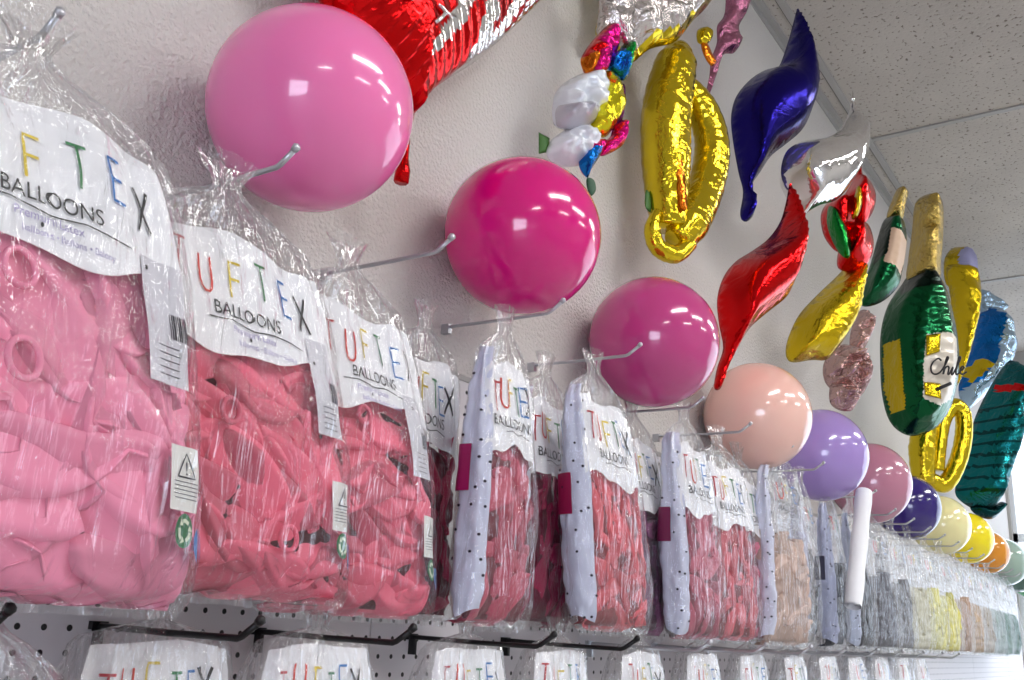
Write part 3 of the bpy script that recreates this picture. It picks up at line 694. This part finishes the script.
for grp in (([(397, 20), (405, 28), (414, 32)], [(405, 28), (400, 33), (394, 38)]), ([(366, 4), (378, 12)], [(372, 8), (370, 16), (377, 12)])):
    mb = MB()
    for pts in grp:
        V3 = [pl.ex*q[0]+pl.ez*q[1]+pl.n*.084 for q in [pl.px(*p) for p in pts]]; mb.tube(V3, .0035, 6)
    mb.build('silver_letter', silver, t)
mb = MB(); tail = [pl.px(*p) for p in ((411, 112), (408, 135), (405, 158), (403, 170), (401, 182))]; mb.tube([pl.ex*q[0]+pl.ez*q[1] for q in tail], [.006, .004, .006, .012, .012], 8, mi=0); mb.build('tail', red, t)

# crinkled silver star top
pl = Plane((655, 20), .90, 25)
o = foil('star_balloon', pl, [(600, -50), (604, 0), (595, 33), (612, 38), (629, 63), (650, 49), (675, 42), (692, 22), (712, 0), (735, -45), (668, -75)], [silverc, gold], .07, None, res=34, crease=.9, border=(.13, 1), per=4, seed=3, pucker=.25)
tag(o, 'crinkled silver foil balloon at the top edge left of the gold numeral', 'foil balloon')
pl = Plane((612, 30), .88, 40); o = foil('star_balloon', pl, [(604, -30), (598, 20), (596, 32), (603, 44), (612, 36), (622, 50), (630, 60), (634, 30), (632, -30)], [silverc], .03, None, res=26, crease=.8, seed=9, per=4)
tag(o, 'narrow strip of crumpled silver foil balloon hanging above the unicorn', 'foil balloon')
# dusty pink foil tail and gold bead
pl = Plane((730, 20), .90, 30)
o = foil('foil_tail_balloon', pl, [(728, -30), (752, -30), (748, 8), (739, 26), (742, 40), (734, 53), (723, 55), (717, 74), (711, 90), (707, 104), (704, 100), (709, 78), (711, 60), (717, 42), (717, 26), (725, 12)], [pinkf], .03, None, res=40, crease=.7, seed=5, per=4)
tag(o, 'dusty pink crumpled foil balloon tail at the top edge above the gold numeral', 'foil balloon')
pl = Plane((704, 36), .885, 30); t = foil_root('gold_bead_balloon', pl, 'tiny round gold foil balloon with a dark end above the gold numeral')
foil('body', pl, [(697, 31), (704, 27), (711, 31), (712, 38), (706, 45), (698, 42)], [gold], .017, t, res=14)
foil('neck', pl, [(701, 44), (707, 44), (712, 54), (716, 62), (711, 66), (704, 56)], [orangef], .008, t, res=14)

# unicorn
pl = Plane((590, 110), .90, 30); t = foil_root('unicorn_balloon', pl, 'white foil unicorn balloon with rainbow mane above the magenta balloon')
foil('head', pl, [(556, 92), (572, 78), (592, 72), (604, 84), (606, 108), (596, 122), (584, 124), (570, 130), (556, 126), (552, 112)], [white], .05, t, res=22, crease=.5, seed=2)
foil('muzzle', pl, [(552, 112), (566, 108), (582, 110), (592, 118), (586, 128), (566, 134), (552, 128)], [pbr('foil_grey_white', (190, 188, 196), .3, .15, coat=.6, bump=(18, .5, .01))], .05, t, res=18, crease=.5, seed=4, offset=.02)
foil('chest', pl, [(556, 136), (574, 126), (592, 134), (597, 148), (590, 160), (578, 166), (560, 166), (547, 156), (549, 144)], [white], .05, t, res=22, crease=.5, seed=6)
foil('mane', pl, [(600, 74), (612, 80), (620, 100), (621, 112), (608, 134), (599, 140), (588, 130), (590, 112), (598, 96)], [foilmat('foil_lemon', (226, 214, 40), .2, .5, 18)], .03, t, res=22, crease=.4, offset=.012)
foil('forelock', pl, [(578, 64), (586, 48), (600, 32), (610, 26), (616, 44), (612, 60), (600, 70), (586, 78)], [red, magf, orangef], .03, t, [([(592, 44), (618, 20), (620, 60), (602, 66)], 1), ([(570, 60), (590, 62), (598, 80), (570, 80)], 2)], res=26, crease=.6, offset=.01, seed=8)
foil('blue_curl', pl, [(604, 58), (614, 54), (624, 44), (629, 54), (627, 72), (620, 84), (611, 78), (604, 70)], [cyanf, greenf, teald], .03, t, [([(616, 40), (632, 40), (632, 80), (620, 70)], 1)], res=22, crease=.6, offset=.014, seed=1)
foil('pink_curl', pl, [(588, 58), (598, 54), (603, 66), (600, 76), (590, 78), (586, 68)], [magf], .02, t, res=16, crease=.6, offset=.03)
foil('tail_curl', pl, [(612, 126), (621, 122), (625, 132), (621, 146), (610, 154), (598, 158), (600, 146), (608, 138)], [magf], .03, t, res=20, crease=.7, seed=4, offset=.01)
foil('purple_curl', pl, [(578, 150), (586, 144), (598, 142), (602, 150), (596, 160), (588, 172), (584, 180), (576, 168)], [magf, cyanf], .03, t, [([(574, 156), (592, 154), (600, 164), (580, 184)], 1)], res=20, crease=.4, offset=.012)
foil('dark_seam', pl, [(617, 84), (622, 92), (621, 118), (614, 130), (608, 138), (612, 124), (616, 108)], [foilmat('foil_plum', (80, 20, 70), .2, .5, 20)], .012, t, res=20, offset=.01)
foil('ribbon_end', pl, [(541, 130), (552, 136), (551, 150), (541, 152)], [pbr('ribbon_green', (70, 120, 50), .5)], .004, t, res=10, smooth_outline=False, offset=-.01)
foil('green_foot', pl, [(587, 178), (594, 180), (596, 190), (591, 196), (587, 188)], [pbr('ribbon_green_dark', (30, 80, 50), .5)], .004, t, res=10)

# gold numeral: long straight limb and a curved limb
def px3(pl, u, v, off=0):
    q = pl.px(u, v); return pl.ex*q[0]+pl.ez*q[1]+pl.n*off
def rip(seed, amp=.022, dens=1.9):
    return lambda i, a: amp*math.sin(i*dens+seed)*max(0, math.cos(a*1.0+seed))+amp*.5*math.sin(i*1.1+a*3)
def numeral(label, pl, limbs, name='numeral_balloon', mat=gold):
    t = foil_root(name, pl, label)
    for pn, pts, rad, seed in limbs:
        C_ = catmull([(p[0], p[1], (p[2] if len(p) > 2 else 0)) for p in pts], 14, False); n = len(C_)
        P3 = [px3(pl, c[0], c[1], c[2]) for c in C_]
        ra = [np.interp(i/(n-1), [k/(len(rad)-1) for k in range(len(rad))], rad) for i in range(n)]
        mb = MB(); mb.tube(P3, ra, 28, ripple=rip(seed)); mb.build(pn, mat, t)
    return t
pl = Plane((688, 150), .89, 28)
num = numeral('large gold foil numeral balloon with a long straight limb and curved loop', pl, [
    ('straight_limb', [(680, 45), (676, 62), (670, 90), (666, 120), (666, 160), (667, 195), (669, 228)], [.020, .052, .060, .062, .060, .052, .042], 1),
    ('curved_limb', [(684, 72, -.02), (695, 86, -.02), (706, 104, -.02), (715, 128, -.02), (717, 152, -.02), (712, 180, -.02), (700, 206, -.01), (687, 226), (674, 242, .01)], [.016, .030, .040, .043, .045, .046, .048, .050, .030], 2),
    ('curled_foot', [(652, 214, .02), (647, 232, .02), (653, 250, .02), (670, 257, .02), (685, 246, .02)], [.010, .019, .021, .022, .018], 3)])
foil('orange_panel', pl, [(660, 118), (668, 118), (670, 160), (672, 190), (674, 215), (667, 216), (662, 180), (660, 150)], [orangef], .006, num, res=20, offset=.052)
foil('green_tab', pl, [(646, 190), (651, 196), (651, 212), (645, 206)], [pbr('ribbon_green2', (60, 110, 40), .5)], .003, num, res=10)

# pointed teardrop foils
def drop(name, label, cpx, Y, yaw, outline, mat, th, res=34, **k):
    pl = Plane(cpx, Y, yaw); o = foil(name, pl, outline, [mat] if not isinstance(mat, list) else mat, th, None, res=res, **k); tag(o, label, 'foil balloon'); return o, pl
BLUEO = [(798, 8), (803, 25), (806, 45), (812, 75), (814, 95), (810, 115), (801, 131), (786, 144), (771, 156), (761, 171), (751, 187), (755, 202), (753, 216), (745, 222), (740, 214), (743, 192), (738, 170), (733, 142), (731, 116), (737, 95), (752, 78), (768, 69), (778, 68), (787, 45), (793, 24)]
drop('teardrop_balloon', 'deep blue pointed foil balloon with curled tip near the ceiling', (772, 110), .84, 40, BLUEO, blue, .115, res=56, pucker=.02, per=4)
SILO = [(853, 90), (855, 111), (859, 128), (860, 146), (858, 166), (850, 185), (836, 200), (820, 205), (808, 212), (800, 221), (797, 208), (790, 196), (783, 183), (781, 168), (786, 152), (796, 144), (809, 140), (828, 137), (838, 131), (848, 115), (851, 102)]
drop('teardrop_balloon', 'shiny silver pointed foil balloon between the deep blue and red ones', (822, 165), .72, 35, SILO, foilmat('foil_silver_smooth', (228, 226, 224), .07, .15, 8), .11, res=54, pucker=.03, per=4)
REDO = [(790, 183), (796, 198), (800, 222), (801, 250), (797, 272), (788, 295), (768, 312), (750, 328), (738, 348), (728, 368), (721, 388), (714, 388), (717, 368), (723, 348), (719, 325), (717, 300), (723, 278), (735, 262), (752, 251), (768, 239), (780, 222), (786, 202)]
drop('teardrop_balloon', 'bright red pointed foil balloon above the peach round balloon', (760, 275), .82, 40, REDO, red, .115, res=54, pucker=.03, per=4)
OLO = [(860, 250), (861, 281), (857, 305), (853, 322), (845, 338), (836, 350), (826, 360), (812, 360), (790, 362), (786, 346), (797, 318), (814, 298), (836, 277), (850, 262)]
drop('teardrop_balloon', 'olive gold pointed foil balloon beside the champagne bottle', (825, 315), .84, 40, OLO, olive, .10, res=36, pucker=.12, per=4)

# red flower
pl = Plane((848, 220), .76, 68); t = foil_root('flower_balloon', pl, 'red foil flower balloon with a green leaf and yellow stamen')
foil('upper_petal', pl, [(860, 154), (863, 175), (870, 180), (876, 194), (874, 209), (866, 222), (856, 224), (848, 214), (842, 200), (854, 178)], [red], .11, t, res=26, pucker=.2, per=4)
foil('left_petal', pl, [(823, 210), (832, 202), (844, 198), (854, 206), (856, 228), (848, 250), (836, 254), (824, 240), (820, 222)], [red], .11, t, res=26, pucker=.2, per=4, offset=.02)
foil('lower_petal', pl, [(852, 226), (866, 222), (873, 236), (873, 252), (866, 265), (852, 272), (838, 268), (838, 252), (844, 238)], [red], .11, t, res=26, pucker=.2, per=4)
foil('leaf', pl, [(826, 218), (834, 222), (843, 236), (848, 254), (846, 268), (838, 266), (829, 251), (824, 234)], [greenf], .05, t, res=22, pucker=.2, per=4, offset=.09)
foil('stamen', pl, [(853, 200), (858, 203), (858, 216), (854, 228), (848, 232), (849, 220)], [olive], .03, t, res=16, offset=.10)

# small champagne bottle
pl = Plane((888, 245), .76, 68); t = foil_root('champagne_bottle_balloon', pl, 'smaller green foil champagne bottle balloon with beige label behind the large one')
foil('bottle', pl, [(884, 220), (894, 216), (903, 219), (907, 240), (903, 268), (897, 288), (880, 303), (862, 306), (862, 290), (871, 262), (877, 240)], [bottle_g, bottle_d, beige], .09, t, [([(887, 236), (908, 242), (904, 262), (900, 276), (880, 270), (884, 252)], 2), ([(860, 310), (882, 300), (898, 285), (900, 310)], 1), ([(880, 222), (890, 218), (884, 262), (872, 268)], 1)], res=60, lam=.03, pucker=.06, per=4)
foil('gold_neck', pl, [(902, 188), (908, 193), (905, 206), (902, 220), (892, 221), (886, 218), (892, 200), (897, 190)], [goldd], .05, t, res=24, pucker=.1, crease=.3, per=4, offset=.01)

# rose silver cluster
pl = Plane((848, 362), .86, 45); t = foil_root('cluster_balloon', pl, 'rose silver crumpled foil figure balloon under the olive gold one')
foil('head', pl, [(858, 312), (868, 311), (873, 326), (868, 342), (860, 352), (850, 348), (851, 330)], [rose], .06, t, res=20, crease=.8, per=4, seed=1, pucker=.3)
foil('body', pl, [(832, 350), (846, 344), (860, 352), (867, 368), (867, 386), (858, 398), (842, 396), (826, 384), (823, 366)], [rose], .09, t, res=26, crease=1.0, per=4, seed=2, pucker=.3)
foil('foot', pl, [(830, 384), (846, 386), (854, 398), (850, 411), (838, 412), (828, 406), (826, 394)], [rose], .07, t, res=20, crease=.9, per=4, seed=3, pucker=.3, offset=.02)

# gold tall shape, dome, blue silver fish, teal tail (behind the large bottle)
pl = Plane((959, 262), .80, 55); t = foil_root('dome_balloon', pl, 'round foil balloon with yellow rim and lavender face beside the gold bottle neck')
foil('body', pl, [(944, 262), (950, 250), (960, 247), (971, 254), (976, 268), (974, 284), (960, 290), (946, 284)], [lavp, olive], .12, t, border=(.35, 1), res=24, per=4)
drop('tall_gold_balloon', 'tall olive gold foil balloon hanging right of the large champagne bottle', (963, 320), .80, 55, [(946, 268), (958, 264), (974, 270), (980, 290), (979, 315), (973, 342), (966, 366), (957, 386), (950, 372), (953, 330), (950, 295)], olive, .10, res=36, crease=.3, per=4)
pl = Plane((988, 345), .80, 50); t = foil_root('fish_balloon', pl, 'blue and silver foil fish balloon with pointed tail near the right edge')
foil('body', pl, [(979, 316), (988, 306), (998, 312), (1008, 326), (1014, 346), (1008, 368), (994, 388), (980, 400), (967, 409), (959, 396), (960, 378), (970, 350)], [silb, cyanf, olive], .16, t, [([(976, 310), (986, 306), (990, 330), (984, 360), (972, 384), (958, 392), (958, 380), (970, 348)], 1), ([(960, 372), (972, 362), (978, 372), (964, 386)], 2)], res=34, crease=.3, per=4)
foil('tail_fin', pl, [(979, 289), (992, 294), (1004, 302), (1008, 308), (996, 314), (988, 320), (981, 314), (980, 300)], [silb], .04, t, res=22, crease=.6, per=3)
pl = Plane((990, 450), .78, 50); t = foil_root('fish_balloon', pl, 'teal scaled foil fish tail balloon at the right edge above the yellow round balloon')
def stripes():
    out = []
    for i in range(9):
        y0 = 398+i*12; out.append(([(955, y0+6), (975, y0+12), (995, y0+12), (1018, y0), (1018, y0+3), (995, y0+15.5), (975, y0+15.5), (955, y0+9)], 1))
    out.append(([(992, 386), (1000, 390), (1016, 402), (1014, 409), (998, 398), (990, 394)], 2))
    return out
foil('body', pl, [(1010, 360), (1020, 372), (1024, 395), (1020, 430), (1012, 458), (1003, 484), (998, 500), (990, 512), (975, 510), (956, 496), (958, 476), (968, 440), (978, 410), (994, 380)], [tealf, teald, red], .20, t, stripes(), res=52, crease=.15, per=4)
foil('fin', pl, [(978, 504), (990, 508), (1000, 502), (1006, 503), (1005, 508), (992, 519), (978, 516), (970, 508)], [teald], .05, t, res=22, per=4)
pl = Plane((940, 445), .80, 50)
numeral('gold foil ring shaped numeral balloon behind the mauve and navy round balloons', pl, [
    ('straight_limb', [(934, 405), (926, 425), (922, 450), (924, 484)], [.03, .05, .055, .045], 1),
    ('ring_limb', [(928, 478), (944, 484), (956, 466), (963, 440), (963, 415), (954, 406), (944, 420), (939, 448), (938, 470)], [.03, .036, .036, .036, .034, .034, .03, .03, .026], 2)])
# large champagne bottle
pl = Plane((918, 320), .78, 66); t = foil_root('champagne_bottle_balloon', pl, 'large green foil champagne bottle balloon with wrinkled gold neck')
BB = [(911, 272), (924, 268), (938, 274), (947, 290), (953, 312), (958, 340), (959, 372), (952, 404), (940, 424), (924, 434), (906, 435), (890, 422), (882, 395), (880, 360), (881, 330), (888, 305), (900, 287)]
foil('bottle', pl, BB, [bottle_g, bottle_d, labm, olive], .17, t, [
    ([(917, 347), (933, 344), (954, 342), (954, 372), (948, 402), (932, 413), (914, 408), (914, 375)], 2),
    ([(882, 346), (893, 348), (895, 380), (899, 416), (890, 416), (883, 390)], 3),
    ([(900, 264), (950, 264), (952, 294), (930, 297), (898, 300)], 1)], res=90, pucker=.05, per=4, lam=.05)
foil('gold_neck', pl, [(914, 206), (924, 197), (935, 197), (942, 206), (942, 240), (940, 264), (938, 284), (922, 288), (906, 282), (907, 262), (911, 232)], [goldd], .11, t, res=40, crease=.3, per=4, offset=.02, pucker=.1)
gp = foil('gold_patch', pl, [(916, 348), (930, 346), (929, 364), (916, 368)], [olive], .004, t, res=12, offset=.178, smooth_outline=False, pucker=0); gp['label'] = 'gold corner patch of the cream label'
foil('gold_patch', pl, [(914, 392), (930, 394), (931, 409), (915, 405)], [olive], .004, t, res=12, offset=.168, smooth_outline=False, pucker=0)
mb = MB(); o0 = pl.px(919, 386); s_ = .062
W_ = [(.55,.85),(.35,1),(.1,.8),(0,.45),(.12,.1),(.35,0),(.6,.15),(.8,.6),(.92,1),(.84,1.08),(.78,.6),(.78,0),(.82,.35),(.95,.5),(1.05,.4),(1.05,.05),(1.12,0),(1.27,.45),(1.25,.05),(1.33,0),(1.5,.5),(1.62,1),(1.54,1.08),(1.48,.5),(1.5,.05),(1.6,0),(1.75,.2),(1.9,.4),(1.82,.5),(1.72,.35),(1.75,.08),(1.9,0),(2.1,.15)]
mb.tube([pl.ex*(o0[0]+p[0]*s_+p[1]*.014)+pl.ez*(o0[1]+p[1]*s_)+pl.n*.184 for p in catmull(W_, 5, False)], .0035, 6); mb.build('lettering', ink, t)
mb = MB(); a_ = pl.px(926, 400); c_ = pl.px(940, 394)
mb.tube([pl.ex*a_[0]+pl.ez*a_[1]+pl.n*.172, pl.ex*c_[0]+pl.ez*c_[1]+pl.n*.172], .007, 6); mb.build('label_bar', ink, t)

# ------------------------------------------------------------------ world and look
w = bpy.data.worlds.new('world'); SC.world = w; w.use_nodes = True
w.node_tree.nodes['Background'].inputs[0].default_value = (.8, .88, 1, 1); w.node_tree.nodes['Background'].inputs[1].default_value = .5
SC.view_settings.view_transform = 'Standard'; SC.view_settings.look = 'None'; SC.view_settings.exposure = -0.08
SC.cycles.transparent_max_bounces = 24; SC.cycles.max_bounces = 7; SC.cycles.use_denoising = True
SC.cycles.sample_clamp_indirect = 6
print('limp balloons', n_limp)
